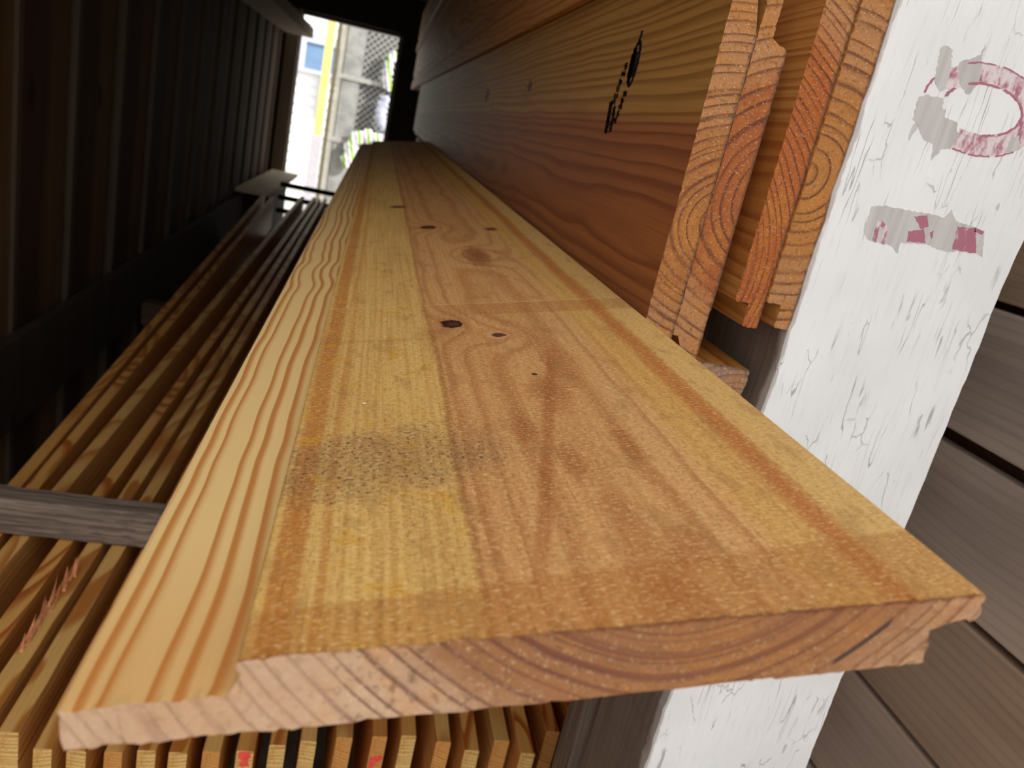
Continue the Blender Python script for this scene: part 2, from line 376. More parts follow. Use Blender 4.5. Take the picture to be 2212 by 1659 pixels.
# upper rows of siding stacked above (faces only seen rising away from us)
um = [face_mat('amber planed pine', .03, -.09, 150, 0, .02, lin(206, 146, 78), lin(150, 86, 34), lin(204, 126, 60), lin(126, 66, 26), .10, .7, ((.16, 1.2, .012, .02, .004), (.1, 2.0, .012, .02, .004)), rnd=True, wob=.01),
      face_mat('honey planed pine', .12, -.07, 140, 0, .02, lin(204, 156, 88), lin(156, 96, 40), lin(184, 116, 58), lin(126, 66, 26), .06, .7, rnd=True, wob=.01)]
for i, (x, z, y, L, k, lab) in enumerate([
        (.2010, .3350, .60, 5.3, 0, 'orange-brown siding board on edge resting directly above the stamped board'),
        (.2225, .3330, .58, 5.2, 0, 'siding board on edge behind the orange-brown one above the stamped board'),
        (.1960, .5855, .62, 5.4, 1, 'pale siding board on edge in the topmost row beside the doorway'),
        (.2175, .5855, .60, 5.3, 1, 'siding board on edge behind the pale one in the topmost row')]):
    up = [(-.0515, -T), (-.0515, -.011), (-.003, -.0104), (0, -.003), (.003, 0), (.1962, 0), (.1962, -T-.003), (.154, -T-.003), (.153, -T+.003), (.149, -T+.003), (.148, -T), (.137, -T), (.135, -T+.006), (.118, -T+.006), (.116, -T)]
    if i % 2: up = b_prof
    o = obj('siding_board', profile_board(up, L, .0002, .003, 40+i), [um[k], be[i]], None, (x, y, ZO+z), R90)
    tag(o, lab, 'board', 'upper siding boards on edge')

# ================================================================== white post
def post_paint():
    g = G('peeling white paint'); x, y, z = g.x, g.y, g.z
    n = g.noise(g.vec(x, y, z), 14.0, 3.0); fine = g.noise(g.vec(x*300, y*300, z*25), 1.0, 3.0, .65)
    wx = (g.noise(g.vec(x*60, y*60, z*22), 1.0, 3.0, .65)-.5)*.012
    wz = (g.noise(g.vec(x*130, y*130, z*60), 1.0, 2.0)-.5)*.02
    cr = g.noise(g.vec((x+wx*.5)*170, y*170, z*11), 1.0, 1.0, .5)
    area = g.noise(g.vec(x*60, y*22, z*16+3.0), 1.0, 2.0)
    crack = g.ss((cr-.5).ab(), .004, .015, 1, 0)*g.ss(area, .53, .62)
    v = g.voro(g.vec((x+wx*1.5)*70, y*70, (z+wz)*20), 1.0)
    crack2 = g.ss(v, .006, .020, 1, 0)*g.ss(g.noise(g.vec(x*34, y*30, z*22+9.0), 1.0, 3.0), .54, .62)*.7
    crk = crack.mx(crack2)
    col = g.mix(g.ss(n, .3, .7), lin(243, 244, 244), lin(234, 235, 234))
    col = g.mix(g.ss(fine, .5, .75)*.18, col, lin(180, 180, 178))
    col = g.mix(crk*.62, col, lin(138, 137, 136))
    chip = g.ss(g.noise(g.vec(x*90, y*90, z*34), 1.0, 2.0), .70, .72)
    # paint worn off along the left arris and on the flank
    edge = g.ss(x + wx*.5 + (g.noise(g.vec(0.0, 0.0, z*50), 1.0, 3.0)-.5)*.008, .0008, .0022, 1, 0)
    bare = g.mix(fine, lin(150, 146, 140), lin(196, 192, 186))
    col = g.mix(edge.mx(chip)*.6, col, bare)
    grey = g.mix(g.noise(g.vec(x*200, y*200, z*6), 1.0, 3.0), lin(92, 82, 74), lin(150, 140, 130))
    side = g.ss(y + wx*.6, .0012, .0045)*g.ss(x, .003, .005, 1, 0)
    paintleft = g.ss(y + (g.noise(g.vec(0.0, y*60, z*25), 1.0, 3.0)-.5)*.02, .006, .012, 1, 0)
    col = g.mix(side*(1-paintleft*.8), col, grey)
    h = crk*-1.0 + fine*.25 + g.noise(g.vec(x*80, y*80, z*12), 1.0, 2.0)*.5
    return g.done(col, .55, h, .55, .0012, .3)
PX, PY = .281, .4655
bm = bmesh.new()
# front arrises are nibbled, so the outline is built from many slices
PWid, PD = .144, .110
rp = random.Random(11); N = 420; z0, z1 = 0.0, 2.5
prev = None
def sm(arr, k):
    return [sum(arr[max(0, i-k):i+k+1])/len(arr[max(0, i-k):i+k+1]) for i in range(len(arr))]
nl = sm([rp.gauss(0, 1) for _ in range(N+1)], 1); nr = sm([rp.gauss(0, 1) for _ in range(N+1)], 2); nb = sm([rp.gauss(0, 1) for _ in range(N+1)], 12)
for i in range(N+1):
    z = z0 + (z1-z0)*i/N; a = nl[i]*.0007; b = nr[i]*.0012 + nb[i]*.0022
    ring_ = [(a+.0014, 0), (PWid+b-.002, 0), (PWid+b, .003), (PWid+b*.4, PD), (0, PD), (a, .0016)]
    cur = [bm.verts.new((p[0], p[1], z)) for p in ring_]
    if prev:
        for j in range(6): bm.faces.new((prev[j], prev[(j+1) % 6], cur[(j+1) % 6], cur[j]))
    else: bm.faces.new(cur[::-1])
    prev = cur
bm.faces.new(prev)
post = obj('post', bm, post_paint(), None, (PX, PY, 0.0))
tag(post, 'square timber post in cracked peeling white paint with faded digits', 'post')
# bare patches and stencilled digits (traced, as points on the front plane)
def ptF(px, py, dy=0.0):
    d = CX*(px-1106) + CY*(py-829.5) + CZ*1700
    k = (PY-dy)/d.y
    return Vector((d.x*k-PX, -dy, d.z*k+ZO))
def patch(name, polys, mat, th, lab=None, jag=0.0):
    for q_ in polys: patch1(name, [q_], mat, th, lab, jag)
def patch1(name, polys, mat, th, lab=None, jag=0.0):
    bm = bmesh.new(); r_ = random.Random(len(polys[0])*7+int(th*1e6))
    for poly in polys:
        P = []
        for i in range(len(poly)):
            a, b = Vector(poly[i]), Vector(poly[(i+1) % len(poly)]); k = max(1, int((b-a).length/5))
            for j in range(k):
                p = a+(b-a)*(j/k); P.append(p + (Vector((r_.uniform(-jag, jag), r_.uniform(-jag, jag)))))
        vs = [bm.verts.new(ptF(p.x, p.y, 0)) for p in P]
        try: f = bm.faces.new(vs)
        except Exception: continue
        r = bmesh.ops.extrude_face_region(bm, geom=[f]); bmesh.ops.translate(bm, verts=[v for v in r['geom'] if isinstance(v, bmesh.types.BMVert)], vec=(0, -th, 0))
    bmesh.ops.triangulate(bm, faces=[f for f in bm.faces if len(f.verts) > 4])
    o = obj(name, bm, mat, post)
    if lab: o['label'] = lab
    return o
gw = G('bare grey wood'); nn_ = gw.noise(gw.vec(gw.x*160, gw.y*160, gw.z*10), 1.0, 3.0)
m_bare = gw.done(gw.mix(gw.ss(nn_, .3, .7), lin(186, 183, 180), lin(206, 203, 200)), .8, nn_, .4, .0006)
def pink(name, lo, hi):
    g = G(name); n = g.noise(g.vec(g.x*150, g.y*150, g.z*70), 1.0, 3.0, .7)
    return g.done(g.mix(g.ss(n, lo, hi), lin(176, 112, 130), lin(226, 214, 216)), .6, n, .3, .0005)
m_pink = pink('faded crimson stencil paint', .44, .62); m_pink_pale = pink('worn crimson stencil paint', .36, .56); m_crim = pink('crimson stencil paint', .55, .8)
# digit 0 (lying on its side): outer and inner outlines
def arcpts(cx, cy, rx, ry, rot, a0, a1, n):
    out = []
    for i in range(n+1):
        a = radians(a0+(a1-a0)*i/n); x = rx*cos(a); y = ry*sin(a)
        out.append((cx+x*cos(rot)-y*sin(rot), cy+x*sin(rot)+y*cos(rot)))
    return out
def ring_seg(cx, cy, ro, ri, rot, a0, a1, n=14):
    return arcpts(cx, cy, ro[0], ro[1], rot, a0, a1, n) + arcpts(cx, cy, ri[0], ri[1], rot, a1, a0, n)
rot = radians(10); c0 = (2122, 237)
patch('painted_digit', [ring_seg(*c0, (131, 100), (84, 54), rot, -150, 118, 40)], m_pink_pale, .00010, 'faded crimson digit 0 lying on its side', 1.5)
segs = []
for (ro, ri, aa) in (((89, 58), (83, 53), [(-165, -140), (-118, -70), (-64, -34), (-30, 16), (20, 60), (66, 84)]), ((133, 102), (129, 98.5), [(-172, -150), (-112, -84), (-78, -40), (-34, -12), (52, 70), (76, 96), (99, 112)])):
    for a0, a1 in aa: segs.append(ring_seg(*c0, ro, ri, rot, a0, a1, 8))
patch('digit_outline', segs, m_crim, .00025, None, 1.3)
patch('bare_patch', [[(2033, 102), (2045, 98), (2058, 108), (2052, 150), (2044, 190), (2030, 198), (2017, 175), (2022, 150)],
                     [(2072, 135), (2100, 125), (2118, 118), (2130, 92), (2120, 125), (2122, 145), (2112, 182), (2092, 205), (2078, 190), (2070, 168)],
                     [(1984, 210), (2000, 205), (2035, 212), (2040, 255), (2068, 262), (2066, 300), (2052, 322), (2034, 322), (2012, 346), (2014, 312), (1992, 300), (1982, 272), (1972, 258)],
                     [(2180, 305), (2200, 292), (2204, 322), (2186, 332), (2172, 325)]], m_bare, .00018, 'bare grey wood where paint has flaked off digit 0', 2.0)
patch('painted_digit', [[(1975, 468), (2003, 464), (2004, 490), (1988, 494)], [(1962, 500), (1995, 494), (1998, 524), (1958, 522)],
                        [(2068, 490), (2106, 492), (2108, 548), (2056, 538)], [(2106, 492), (2126, 500), (2120, 506), (2104, 500)], [(2008, 502), (2016, 498), (2012, 516)]], m_crim, .00040, 'crimson remains of digit 1 lying on its side', 1.2)
patch('digit_outline', [[(1896, 478), (1904, 474), (1918, 494), (1910, 528), (1902, 526), (1908, 496), (1900, 486), (1892, 524), (1884, 520), (1890, 494)]], m_pink, .00040, None, .8)
patch('bare_patch', [[(1884, 446), (1912, 444), (1970, 456), (2010, 462), (2040, 470), (2056, 450), (2062, 476), (2126, 498), (2122, 556), (2100, 538), (2048, 545), (2000, 528), (1946, 524), (1938, 548), (1926, 530), (1900, 524), (1872, 516), (1866, 500), (1874, 470)]],
      m_bare, .00022, 'bare grey strip where digit 1 has flaked', 1.6)

# weathered stud behind the post, against which the boards lean
def grey_planks(name, c0, c1, seed=0.0, dens=120):
    g = G(name)
    n = g.noise(g.vec(g.x*90+seed, g.y*2.2, g.z*90), 1.0, 3.0, .6)
    n2 = g.noise(g.vec(g.x*9+seed, g.y*1.6+seed, g.z*9), 1.0, 3.0, .6)
    R = g.rnd()
    rr_ = ((g.z - .03 + g.noise(g.vec(g.x*5, g.y*2.0+R*9, g.z*5), 1.0, 2.0)*.05)*90).fr()
    col = g.mix(g.ss(n2, .3, .7), c0, c1)
    col = g.mix(g.ss(n, .45, .75)*.35, col, tuple(c*.45 for c in c0))
    col = g.mix(g.ss(rr_, .6, .9)*.22, col, tuple(c*.5 for c in c0))
    col = g.mix(R*.35, col, tuple(c*1.25 for c in (c1[0]*1.05, c1[1]*.86, c1[2]*.72)))
    kv = g.voro(g.vec(g.x*3, g.y*2.6+R*5+seed, g.z*7), 1.0, 'F1')
    col = g.mix(g.ss(kv + (n-.5)*.12, .07, .13, 1, 0)*.7, col, tuple(c*.3 for c in c0))
    return g.done(col, .8, n, .4, .001)
m_stud = solid('weathered grey timber', lin(118, 104, 92), .85, var=.35, sc=1.0, stretch=(160, 160, 7), bs=.5)
o = obj('stud', box(bmesh.new(), 0, .09, 0, .04, 0, 2.5, .002), m_stud, None, (.2835, .6100, 0))
tag(o, 'weathered grey upright stud seen behind the white post', 'stud')

# ================================================================== grey plank wall to the right
m_gp = grey_planks('weathered grey-brown siding', lin(158, 144, 134), lin(190, 172, 156))
m_gpb = grey_planks('weathered brown siding', lin(158, 134, 114), lin(184, 158, 134), 4.0)
WX = .62
k = 0
bmw = bmesh.new()
for i in range(-6, 9):
    zt = ZO + WX*(-.100) - i*WX*.2335
    if zt < .14: continue
    k += 1
    b = bmesh.new(); 
    box(b, 0, .018, -.35, 6.3, -WX*.2335+(.016 if i == 0 else .008), 0, .002)
    o = struct('trim_%d' % k, b, m_gpb if i in (-1, 2, 5) else m_gp, loc=(WX + (.002 if i % 2 else 0), 0.12, zt))
struct('wall_right', box(bmesh.new(), WX+.03, WX+.06, -.25, 6.8, 0, 2.6), solid('dark backing boards', lin(74, 46, 30), .9))

# ================================================================== boards standing on edge, lower row
ST = ZO-.65                                     # top of the row
def slat_mat(nm, l, d, h, hd, seed):
    return face_mat(nm, .0, -.09+seed*.02, 150+seed*20, 0, .030, l, d, h, hd, .085, 1.0, rnd=True, wob=.022, wy=2.6, rough=.5)
sm_ = [slat_mat('pale fence pine', lin(238, 192, 116), lin(176, 98, 36), lin(214, 158, 82), lin(160, 88, 34), 0),
       slat_mat('golden fence pine', lin(236, 178, 98), lin(172, 90, 32), lin(206, 140, 64), lin(150, 80, 28), 1),
       slat_mat('amber fence pine', lin(222, 154, 80), lin(160, 80, 28), lin(196, 122, 54), lin(140, 70, 26), 2)]
se_ = [end_mat('yellow end grain', .0, .12, 220, lin(232, 196, 128), lin(222, 178, 100), lin(226, 180, 100), lin(170, 118, 58), .03, rnd=True, dirt=False),
       end_mat('amber end grain', .03, .10, 260, lin(222, 164, 90), lin(206, 140, 66), lin(214, 150, 76), lin(160, 98, 44), .03, rnd=True, dirt=False)]
def at_z(px, py, z):
    d = CX*(px-1106)+CY*(py-829.5)+CZ*1700; k = z/d.z; return d.x*k, d.y*k
ends = [(92, 1616), (165, 1622), (245, 1624), (317, 1620), (385, 1624), (457, 1622), (530, 1621), (600, 1608), (667, 1600), (745, 1592), (821, 1591), (884, 1588), (959, 1602), (1020, 1620), (1085, 1599), (1141, 1626), (1195, 1580), (1266, 1615)]
spots = [at_z(px, py, -.65) + (None,) for px, py in ends]
spots = [(x, y, t) for x, y, t in spots]
xl = spots[0][0]
for px, py in ((17, 1581), (-62, 1585), (-172, 1600), (-314, 1590), (-432, 1600), (-507, 1604)):
    x_, y_ = at_z(px, py, -.65); spots.insert(0, (x_, y_, None))
spots.append((spots[-1][0]+.034, .60, None))
n_sl = len(spots); roots = []
ordn = ['first', 'second', 'third', 'fourth', 'fifth', 'sixth', 'seventh', 'eighth', 'ninth', 'tenth', 'eleventh', 'twelfth', 'thirteenth', 'fourteenth', 'fifteenth', 'sixteenth', 'seventeenth', 'eighteenth', 'nineteenth', 'twentieth', 'twenty-first', 'twenty-second', 'twenty-third', 'twenty-fourth', 'twenty-fifth', 'twenty-sixth']
rs2 = random.Random(5)
def slat_mesh(wd, H, L):
    bm = bmesh.new(); e = .0012
    pr = [(-wd/2, -H), (-wd/2, -e), (-wd/2+e, 0), (wd/2-e, 0), (wd/2, -e), (wd/2, -H)]
    rows = []
    for y in (0, .002, .3, 1.0, 2.0, 3.0, L):
        s = .9 if y == 0 else 1
        rows.append([bm.verts.new((p[0], y, p[1])) for p in pr])
    for a, b in zip(rows, rows[1:]):
        for i in range(6): bm.faces.new((a[i], a[(i+1) % 6], b[(i+1) % 6], b[i]))
    bm.faces.new(rows[0]).material_index = 1; bm.faces.new(rows[-1]).material_index = 1
    return bm
for i, (x, y, _) in enumerate(spots):
    left = n_sl-i
    wd = rs2.uniform(.0160, .0178) if i > 5 else (.019, .019, .021, .019, .020, .019)[i]; yaw = radians(rs2.uniform(-.05, .05) + ((2.3, 1.9, .2, .05, .05, .0)[i] if i < 6 else 0))
    if i < 2: x += .5*yaw
    mi = 2 if left in (2, 3) else rs2.choice((0, 0, 1, 1, 2)); ei = 1 if left in (2, 3) else rs2.choice((0, 0, 1))
    o = obj('fence_board', slat_mesh(wd, .185, (4.62 if i > 1 else 4.30)+rs2.uniform(-.12, .05)), [sm_[mi], se_[ei]], None, (x, y, ST - rs2.uniform(0, .001)), (0, radians(rs2.uniform(-.3, .3)), yaw))
    extra = ''
    side = ordn[i] + ' from the left' if i <= 12 else (ordn[left-1] + ' from the white post')
    tag(o, 'pine board standing on edge in the lower row, ' + side, 'board', 'pine boards standing on edge in the lower row'); roots.append(o)
m_red = solid('red marker paint', lin(236, 84, 72), .6, var=.15, sc=120)
def near_slat(px):
    x, y = at_z(px, 1612, -.65); return min(range(n_sl), key=lambda i: abs(spots[i][0]-x))
def mark(i, pts):
    o = roots[i]; bm = bmesh.new()
    for poly in pts:
        f = bm.faces.new([bm.verts.new((x, -.0001, z)) for x, z in poly])
        r = bmesh.ops.extrude_face_region(bm, geom=[f]); bmesh.ops.translate(bm, verts=[v for v in r['geom'] if isinstance(v, bmesh.types.BMVert)], vec=(0, -.0002, 0))
    p = obj('paint_mark', bm, m_red, o); p['label'] = 'red paint mark'
    o['label'] = o['label'].replace('pine board', 'red-marked pine board')
mark(near_slat(530), [[(-.006, -.001), (.004, -.0005), (.0065, -.006), (.004, -.012), (.0055, -.019), (-.001, -.021), (-.005, -.019), (-.002, -.012), (-.0065, -.009)]])
mark(near_slat(821), [[(-.006, -.030), (.001, -.026), (.0075, -.026), (.0065, -.033), (.001, -.037), (-.002, -.047), (-.006, -.050), (-.0065, -.040)]])
# splinters torn up on a board left of the wide one
xs, ys = at_z(130, 1330, -.65)
si = min(range(n_sl), key=lambda i: abs(spots[i][0]-xs))
m_spl = solid('fresh split wood', lin(226, 150, 104), .7, var=.2, sc=200)
bm = bmesh.new(); rq = random.Random(9)
for k_ in range(16):
    t = k_/15; bx = rq.uniform(-.003, .003); by = .16*t; L_ = rq.uniform(.012, .032); hgt = rq.uniform(.010, .028); wd_ = rq.uniform(.0016, .0036)
    a = [bm.verts.new((bx-wd_, by, -.002)), bm.verts.new((bx+wd_, by, -.002)), bm.verts.new((bx, by+.003, hgt*.3))]
    tip = bm.verts.new((bx+rq.uniform(-.003, .005), by+L_, hgt))
    bm.faces.new(a)
    for q in range(3): bm.faces.new((a[q], a[(q+1) % 3], tip))
p = obj('splinter', bm, m_spl, roots[si], (-.003, ys-spots[si][1]-.07, 0)); p['label'] = 'pinkish torn splinters sticking up'
roots[si]['label'] = 'pine board standing on edge in the lower row, with torn splinters on its top'
# bearers carrying the row
for i, yb in enumerate((1.1, 2.9, 4.6)):
    o = obj('bearer', box(bmesh.new(), -.72, .44, 0, .07, 0, .08, .004), solid('dark bearer timber %d' % i, lin(84, 62, 46), .85, var=.3, sc=1.0, stretch=(8, 120, 120)), None, (0, yb, ST-.185-.081))
    tag(o, 'rough dark bearer across the floor under the edge-standing boards, ' + ('nearest', 'middle', 'farthest')[i], 'beam', 'bearers under the lower row')
    for xx in (-.6, .36):
        pass
o_legs = []
for i, yb in enumerate((1.1, 2.9, 4.6)):
    for j, xx in enumerate((-.66, .38)):
        o = obj('block', box(bmesh.new(), -.05, .05, 0, .07, 0, ST-.185-.082, .004), solid('block timber %d%d' % (i, j), lin(84, 62, 46), .85, var=.3), None, (xx, yb, 0))
        tag(o, 'dark timber block on the floor carrying the ' + ('nearest', 'middle', 'farthest')[i] + ' bearer at its ' + ('left', 'right') [j] + ' end', 'block', 'blocks under the bearers')

# grey sticker laid across the row
g = G('weathered grey stick'); n = g.noise(g.vec(g.x*6, g.y*200, g.z*200), 1.0, 3.0, .65); n2 = g.noise(g.vec(g.x*30, g.y*60, g.z*60), 1.0, 2.0)
m_stick = g.done(g.mix(g.ss(n, .35, .68), lin(96, 82, 72), lin(152, 134, 118)) if True else None, .85, n+n2*.5, .7, .002)
bm = bmesh.new()
NS = 60; prev = None; rk = random.Random(3)
for i in range(NS+1):
    x = -.62+.86*i/NS; j = [rk.gauss(0, .0006) for _ in range(8)]
    sec = [(-.0 + j[0], .004+j[1]), (.003, 0+j[2]), (.037, 0), (.040, .003), (.040, .050+j[3]), (.036, .054+j[4]), (.004, .0545+j[5]), (0+j[6], .051+j[7])]
    cur = [bm.verts.new((x, p[0], p[1])) for p in sec]
    if prev:
        for q in range(8): bm.faces.new((prev[q], prev[(q+1) % 8], cur[(q+1) % 8], cur[q]))
    else: bm.faces.new(cur)
    prev = cur
bm.faces.new(prev[::-1])
o = obj('spacer_stick', bm, m_stick, None, (0, 1.022, ST+.0008), (0, 0, radians(-1.0)))
tag(o, 'weathered grey-brown stick laid across the edge-standing boards at left', 'stick')

# clear drops hanging under the flat board
gl = G('clear resin'); gl.b.inputs['Transmission Weight'].default_value = .9; m_drop = gl.done(lin(236, 226, 208), .12, None, spec=.5)
for i, (u, yy, sz, lab) in enumerate(((.0795, .012, .0032, 'clear resin drop hanging under the wide flat board, leftmost of three'), (.0915, .012, .0018, 'tiny clear resin drop under the wide flat board, between two bigger ones'), (.1085, .012, .0032, 'clear resin drop hanging under the wide flat board, nearest the post'))):
    bm = bmesh.new(); bmesh.ops.create_uvsphere(bm, u_segments=16, v_segments=10, radius=sz)
    for v in bm.verts: v.co.z *= 1.3 if v.co.z < 0 else .8; v.co.x *= 1.15
    o = obj('resin_drop', bm, m_drop, None, smooth=True)
    p = Matrix.Translation(S0) @ Matrix.Rotation(-PHI, 4, 'Y') @ Vector((u, yy, -T-sz*.55)); o.location = p
    tag(o, lab, 'resin drop', 'resin drops under the flat board')

# rack arms that carry the flat board and the siding (under them)
m_arm = solid('dark steel arm', lin(40, 38, 38), .5, 1.0, .2)
for i, yy in enumerate((.95, 2.35)):
    o = obj('rack_arm', box(bmesh.new(), .0, .168, 0, .04, -.0300, 0, .002), m_arm, None, rot=(0, -PHI, 0))
    o.location = Matrix.Translation((S0[0], yy, S0[2])) @ Matrix.Rotation(-PHI, 4, 'Y') @ Vector((0.008, 0, -T-.0005))
    tag(o, ('nearer', 'farther')[i] + ' dark steel rack arm tucked under the wide flat board', 'bracket', 'rack arms')
for i, yy in enumerate((.9, 2.3, 3.9)):
    o = obj('rack_arm', box(bmesh.new(), .19, .61, 0, .05, -.03, 0, .002), m_arm, None, (0, yy, ZO-.1380))
    tag(o, ('near', 'middle', 'far')[i] + ' dark steel rack arm on the grey wall under the siding boards', 'bracket', 'rack arms on the right wall')

# ================================================================== shed interior
def dark_wood(nm, c, seed=0, lit_band=None):
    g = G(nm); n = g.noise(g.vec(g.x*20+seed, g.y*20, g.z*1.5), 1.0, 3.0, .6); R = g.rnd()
    c_dark = c; c = c if not lit_band else g.mix(g.ss(g.y + (g.noise(g.vec(0.0, g.y*3, g.z*1.2), 1.0, 2.0)-.5)*.12 + R*.05, .17, .23), c, lit_band)  # lit face painted into the colour: paler band towards each board's far edge
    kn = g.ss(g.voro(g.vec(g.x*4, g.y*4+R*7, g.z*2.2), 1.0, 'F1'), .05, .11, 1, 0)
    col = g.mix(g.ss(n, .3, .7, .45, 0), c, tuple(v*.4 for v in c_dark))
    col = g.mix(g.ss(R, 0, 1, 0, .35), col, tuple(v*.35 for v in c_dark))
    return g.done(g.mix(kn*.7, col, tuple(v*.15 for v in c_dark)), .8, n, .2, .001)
LW = -.80
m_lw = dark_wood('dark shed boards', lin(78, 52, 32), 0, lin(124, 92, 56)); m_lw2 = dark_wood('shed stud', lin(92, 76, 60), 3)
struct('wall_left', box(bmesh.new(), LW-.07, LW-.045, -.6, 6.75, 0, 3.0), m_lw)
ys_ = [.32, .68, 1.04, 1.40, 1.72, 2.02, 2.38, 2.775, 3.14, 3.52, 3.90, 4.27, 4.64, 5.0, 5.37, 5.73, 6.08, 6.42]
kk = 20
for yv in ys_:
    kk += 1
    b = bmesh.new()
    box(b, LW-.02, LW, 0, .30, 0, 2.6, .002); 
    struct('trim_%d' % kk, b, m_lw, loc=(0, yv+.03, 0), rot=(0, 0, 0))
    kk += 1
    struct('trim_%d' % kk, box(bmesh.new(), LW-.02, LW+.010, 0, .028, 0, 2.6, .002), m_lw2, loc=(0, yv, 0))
# horizontal rails and the top plate on the left wall
kk += 1; struct('trim_%d' % kk, box(bmesh.new(), LW+.02, LW+.045, .4, 6.6, ZO-.93, ZO-.70, .003), dark_wood('rail wood', lin(70, 56, 42), 5))
kk += 1; struct('trim_%d' % kk, box(bmesh.new(), LW+.011, LW+.22, .3, 6.62, ZO+.35, ZO+.42, .003), dark_wood('plate wood', lin(190, 174, 150), 8))
# ceiling, floor, far wall with the doorway
m_ceil = dark_wood('sooty ceiling boards', lin(58, 46, 38), 9)
struct('ceiling', box(bmesh.new(), -.95, .75, .60, 6.9, ZO+.86, ZO+.90), m_ceil)
for i in range(7):
    kk += 1; struct('trim_%d' % kk, box(bmesh.new(), -.85, .68, 0, .05, ZO+.74, ZO+.86, .003), m_ceil, loc=(0, 1.0+i*.85, 0))
struct('floor', box(bmesh.new(), -3, 3, -3, 6.9, -.05, 0), solid('packed dirt', lin(98, 82, 66), .95, var=.3, sc=18))
YD = 6.70; dx0, dx1, dz = -.68, .08, ZO+.515
struct('wall_back', box(box(box(bmesh.new(), -.95, dx0, YD, YD+.12, 0, 2.6), dx1, .75, YD, YD+.12, 0, 2.6), dx0, dx1, YD, YD+.12, dz, 2.6), m_ceil)
kk += 1; struct('trim_%d' % kk, box(bmesh.new(), dx0-.10, dx0-.005, YD-.03, YD-.001, 0, dz+.10, .003), dark_wood('door post wood', lin(196, 178, 150), 12))
kk += 1; struct('trim_%d' % kk, box(bmesh.new(), dx0-.10, dx1+.08, YD-.06, YD-.031, dz+.02, dz+.10, .003), m_ceil)
kk += 1; struct('trim_%d' % kk, box(bmesh.new(), dx1-.03, dx1, YD-.05, YD-.002, 0, dz, .003), dark_wood('grey jamb', lin(150, 140, 130), 14))
# dark rails across the doorway and the pale board by the wall
m_blk = solid('black pipe', lin(16, 14, 13), .5, 0.3, .2)
for i, (z, yy, lab) in enumerate(((-.63, 5.50, 'black pipe across the doorway, topmost of three'), (-.71, 5.46, 'black pipe across the doorway, middle of three'), (-.79, 5.42, 'black pipe across the doorway, lowest of three'))):
    bm = bmesh.new(); r = bmesh.ops.create_cone(bm, segments=16, radius1=.017, radius2=.017, depth=1.16, cap_ends=True)
    o = obj('pipe', bm, m_blk, None, (.01, yy, ZO+z), (0, pi/2, 0), smooth=True); tag(o, lab, 'pipe', 'pipes across the doorway')
o = obj('plank', box(bmesh.new(), 0, .20, 0, 1.5, 0, .022, .002), solid('pale grey plank wood', lin(206, 188, 160), .7, var=.12, sc=8), None, (-.78, 5.05, ZO-.672), (0, 0, radians(-1.0)))
tag(o, 'pale plank lying flat between the left wall and the end of the lower boards', 'plank')
o = obj('storage_box', box(bmesh.new(), 0, .16, 0, .9, 0, ZO-.672-.001, .003), m_ceil, None, (-.775, 5.5, 0))
tag(o, 'dark low box standing under the pale plank', 'box')

# ================================================================== outside the doorway
struct('ground', box(bmesh.new(), -8, 8, 6.9, 16, -.06, -.001), solid('sunlit gravel', lin(196, 190, 180), .95, var=.15, sc=30))
YH = 10.5
h = empty('house', (-1.2, YH, 0), 'sunlit white clapboard house seen through the far doorway', 'house')
m_clap = solid('white clapboard paint', lin(240, 240, 238), .7, var=.02)
bm = bmesh.new()
for i in range(44):
    z = i*.115
    vs = [bm.verts.new(p) for p in ((-2.6, -.022, z), (1.15, -.022, z), (1.15, 0, z+.115), (-2.6, 0, z+.115), (-2.6, 0, z), (1.15, 0, z))]
    bm.faces.new(vs[0:4]); bm.faces.new((vs[0], vs[4], vs[5], vs[1]))
box(bm, -2.6, 1.15, .0, 2.0, 0, 5.06)
obj('wall', bm, m_clap, h)
wf = obj('window', box(box(box(box(bmesh.new(), -.09, 0, -.06, -.023, -.04, .36), .46, .52, -.06, -.023, -.04, .36), 0, .46, -.06, -.023, .30, .36), 0, .46, -.06, -.023, -.04, 0), solid('lavender window trim', lin(196, 198, 218), .6, var=.05), h, (.22, 0, ZO+.21))
obj('pane', box(bmesh.new(), 0, .46, -.035, -.024, 0, .30), solid('blue window glass', lin(112, 140, 172), .3, var=.1, sc=3), wf)
obj('downpipe', box(bmesh.new(), .10, .18, -.09, -.024, -.52, -.04, .01), solid('slate blue pipe', lin(150, 156, 182), .6), wf, (.10, 0, 0))
# yellow painted post outside
gp = empty('gate_post', (-.552, 8.0, 0), 'pale yellow gate post above a lavender-grey base, beyond the doorway', 'post')
obj('post_shaft', box(bmesh.new(), -.036, .036, -.04, .04, ZO-.40, ZO+1.2, .005), solid('pale yellow paint', lin(250, 228, 140), .6, var=.08, sc=12), gp)
obj('post_base', box(bmesh.new(), -.05, .05, -.05, .05, 0, ZO-.401, .005), solid('lavender grey paint', lin(206, 202, 208), .6, var=.05), gp)
o = obj('gate_post', box(bmesh.new(), -.02, .02, -.03, .03, 0, 2.6, .004), solid('grey olive paint', lin(112, 104, 84), .7), None, (-.474, 8.03, 0))
tag(o, 'narrow olive-grey post just right of the yellow gate post outside', 'post')
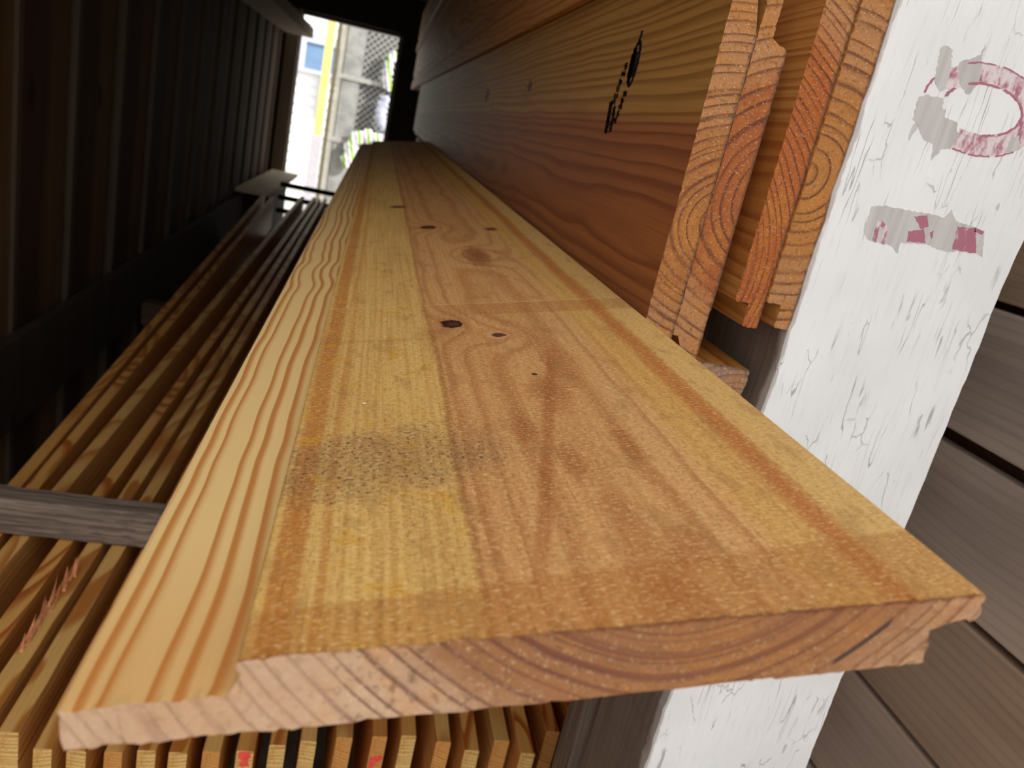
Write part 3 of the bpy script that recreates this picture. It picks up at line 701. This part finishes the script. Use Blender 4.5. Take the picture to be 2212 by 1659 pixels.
# lattice fence
fe = empty('lattice_fence', (-.46, 8.25, 0), 'grey diagonal lattice fence beyond the doorway', 'fence')
m_lat = solid('weathered grey lattice', lin(150, 150, 146), .8, var=.1)
bm = bmesh.new(); Wd, Hh = 1.2, 2.3
for s in (1, -1):
    c = -Hh
    while c < Wd+Hh:
        x0 = max(0, c if s == 1 else c-Hh); 
        # diagonal slat clipped to the panel
        pts = []
        for z in (0, Hh):
            pts.append((c + (z if s == 1 else -z), z))
        (xa, za), (xb, zb) = pts
        def clip(x, z, x2, z2):
            if x < 0: z = z + (0-x)*(z2-z)/(x2-x); x = 0
            if x > Wd: z = z + (Wd-x)*(z2-z)/(x2-x); x = Wd
            return x, z
        if not (max(xa, xb) <= 0 or min(xa, xb) >= Wd):
            a = clip(xa, za, xb, zb); b_ = clip(xb, zb, xa, za)
            A = Vector((a[0], a[1])); B = Vector((b_[0], b_[1])); d = (B-A)
            if d.length > .02:
                d.normalize(); nn = Vector((-d.y, d.x))*.010; yy = 0 if s == 1 else .008
                q = [A-nn, B-nn, B+nn, A+nn]
                v0 = [bm.verts.new((p.x, yy, p.y)) for p in q]; v1 = [bm.verts.new((p.x, yy+.007, p.y)) for p in q]
                bm.faces.new(v0); bm.faces.new(v1[::-1])
                for t in range(4): bm.faces.new((v0[t], v1[t], v1[(t+1) % 4], v0[(t+1) % 4]))
        c += .062
obj('lattice', bm, m_lat, fe)
for zr in (ZO-.44, ZO+.15): obj('rail', box(bmesh.new(), 0, Wd, -.03, -.001, zr, zr+.045), solid('pale rail paint', lin(176, 174, 168), .7), fe)
obj('board', box(bmesh.new(), .05, .22, -.02, -.0005, 0, 2.3), solid('hazy grey board', lin(158, 158, 156), .7, var=.2, sc=9), fe)
obj('board', box(bmesh.new(), .0, .04, -.025, -.0005, 0, 2.3), solid('pale stile board', lin(176, 174, 164), .7, var=.1, sc=9), fe)
obj('backing_board', box(bmesh.new(), 0, Wd, .05, .07, 0, 2.3), solid('shaded grey boards', lin(110, 110, 110), .8, var=.25, sc=6), fe)
# striped fabric and pale sacks outside, right of the doorway
def stripes(nm):
    g = G(nm); f = (g.x*11+g.z*3).fr()
    c = g.mix(g.ss(f, .30, .34), lin(150, 186, 70), lin(240, 250, 244)); c = g.mix(g.band(f, .62, .80, .02), c, lin(170, 130, 176))
    return g.done(c, .7)
def ribbon(name, pts, hw, seed, mat, yb, label):
    """soft folded strip following a path (x, z), with thickness and folds; hangs just in front of the fence"""
    rr = random.Random(seed); bm = bmesh.new(); n = 40; NW = 10; P = [Vector(p) for p in pts]
    seg = [(P[i+1]-P[i]).length for i in range(len(P)-1)]; tot = sum(seg); sec = []
    def at(t):
        d = t*tot
        for i, L in enumerate(seg):
            if d <= L or i == len(seg)-1: return P[i].lerp(P[i+1], min(1, d/L))
            d -= L
    C_ = [at(i/n) for i in range(n+1)]
    for _ in range(3): C_ = [C_[0]] + [(C_[i-1]+C_[i]*2+C_[i+1])/4 for i in range(1, n)] + [C_[-1]]
    f1, f2 = rr.uniform(0, 6), rr.uniform(0, 6)
    for i in range(n+1):
        d = (C_[min(n, i+1)]-C_[max(0, i-1)]).normalized(); nn = Vector((-d.y, d.x)); w_ = hw*(1+.22*sin(i*.9+f1)+.12*sin(i*2.3+f2))*(0.55+.45*min(1, i/4, (n-i)/4))
        ring_ = []
        for j in range(NW*2):
            a = 2*pi*j/(NW*2); q = C_[i]+nn*w_*cos(a)
            ring_.append(bm.verts.new((q.x, yb-.030-.022*sin(a)-.006*sin(i*1.7+j)*(1-abs(cos(a))), q.y)))
        sec.append(ring_)
    for a, b in zip(sec, sec[1:]):
        for j in range(NW*2): bm.faces.new((a[j], a[(j+1) % (NW*2)], b[(j+1) % (NW*2)], b[j]))
    bm.faces.new(sec[0]); bm.faces.new(sec[-1][::-1])
    o = obj(name, bm, mat, None, smooth=True); tag(o, label, name.split('_')[-1]); return o
YF = 8.215
def fx(px, py):
    d = CX*(px-1106)+CY*(py-829.5)+CZ*1700; k = (YF-.03)/d.y; return d.x*k, d.z*k+ZO
ribbon('striped_cushion', [fx(838, 322), fx(812, 300), fx(782, 292), fx(762, 306), fx(754, 335), fx(748, 362)], .062, 3, stripes('green white and purple stripes'), YF, 'green, white and purple striped cushion hooked on the lattice fence outside')
ribbon('striped_towel', [fx(853, 112), fx(840, 140), fx(836, 170), fx(840, 198)], .040, 4, stripes('green and white stripes'), YF, 'green and white striped towel high at the right edge of the doorway')
ribbon('plastic_sack', [fx(836, 208), fx(824, 232), fx(822, 256), fx(832, 282)], .050, 6, solid('bluish white plastic', lin(196, 200, 220), .35, var=.2, sc=20), YF, 'crumpled bluish white plastic sack between striped towel and striped cushion outside')
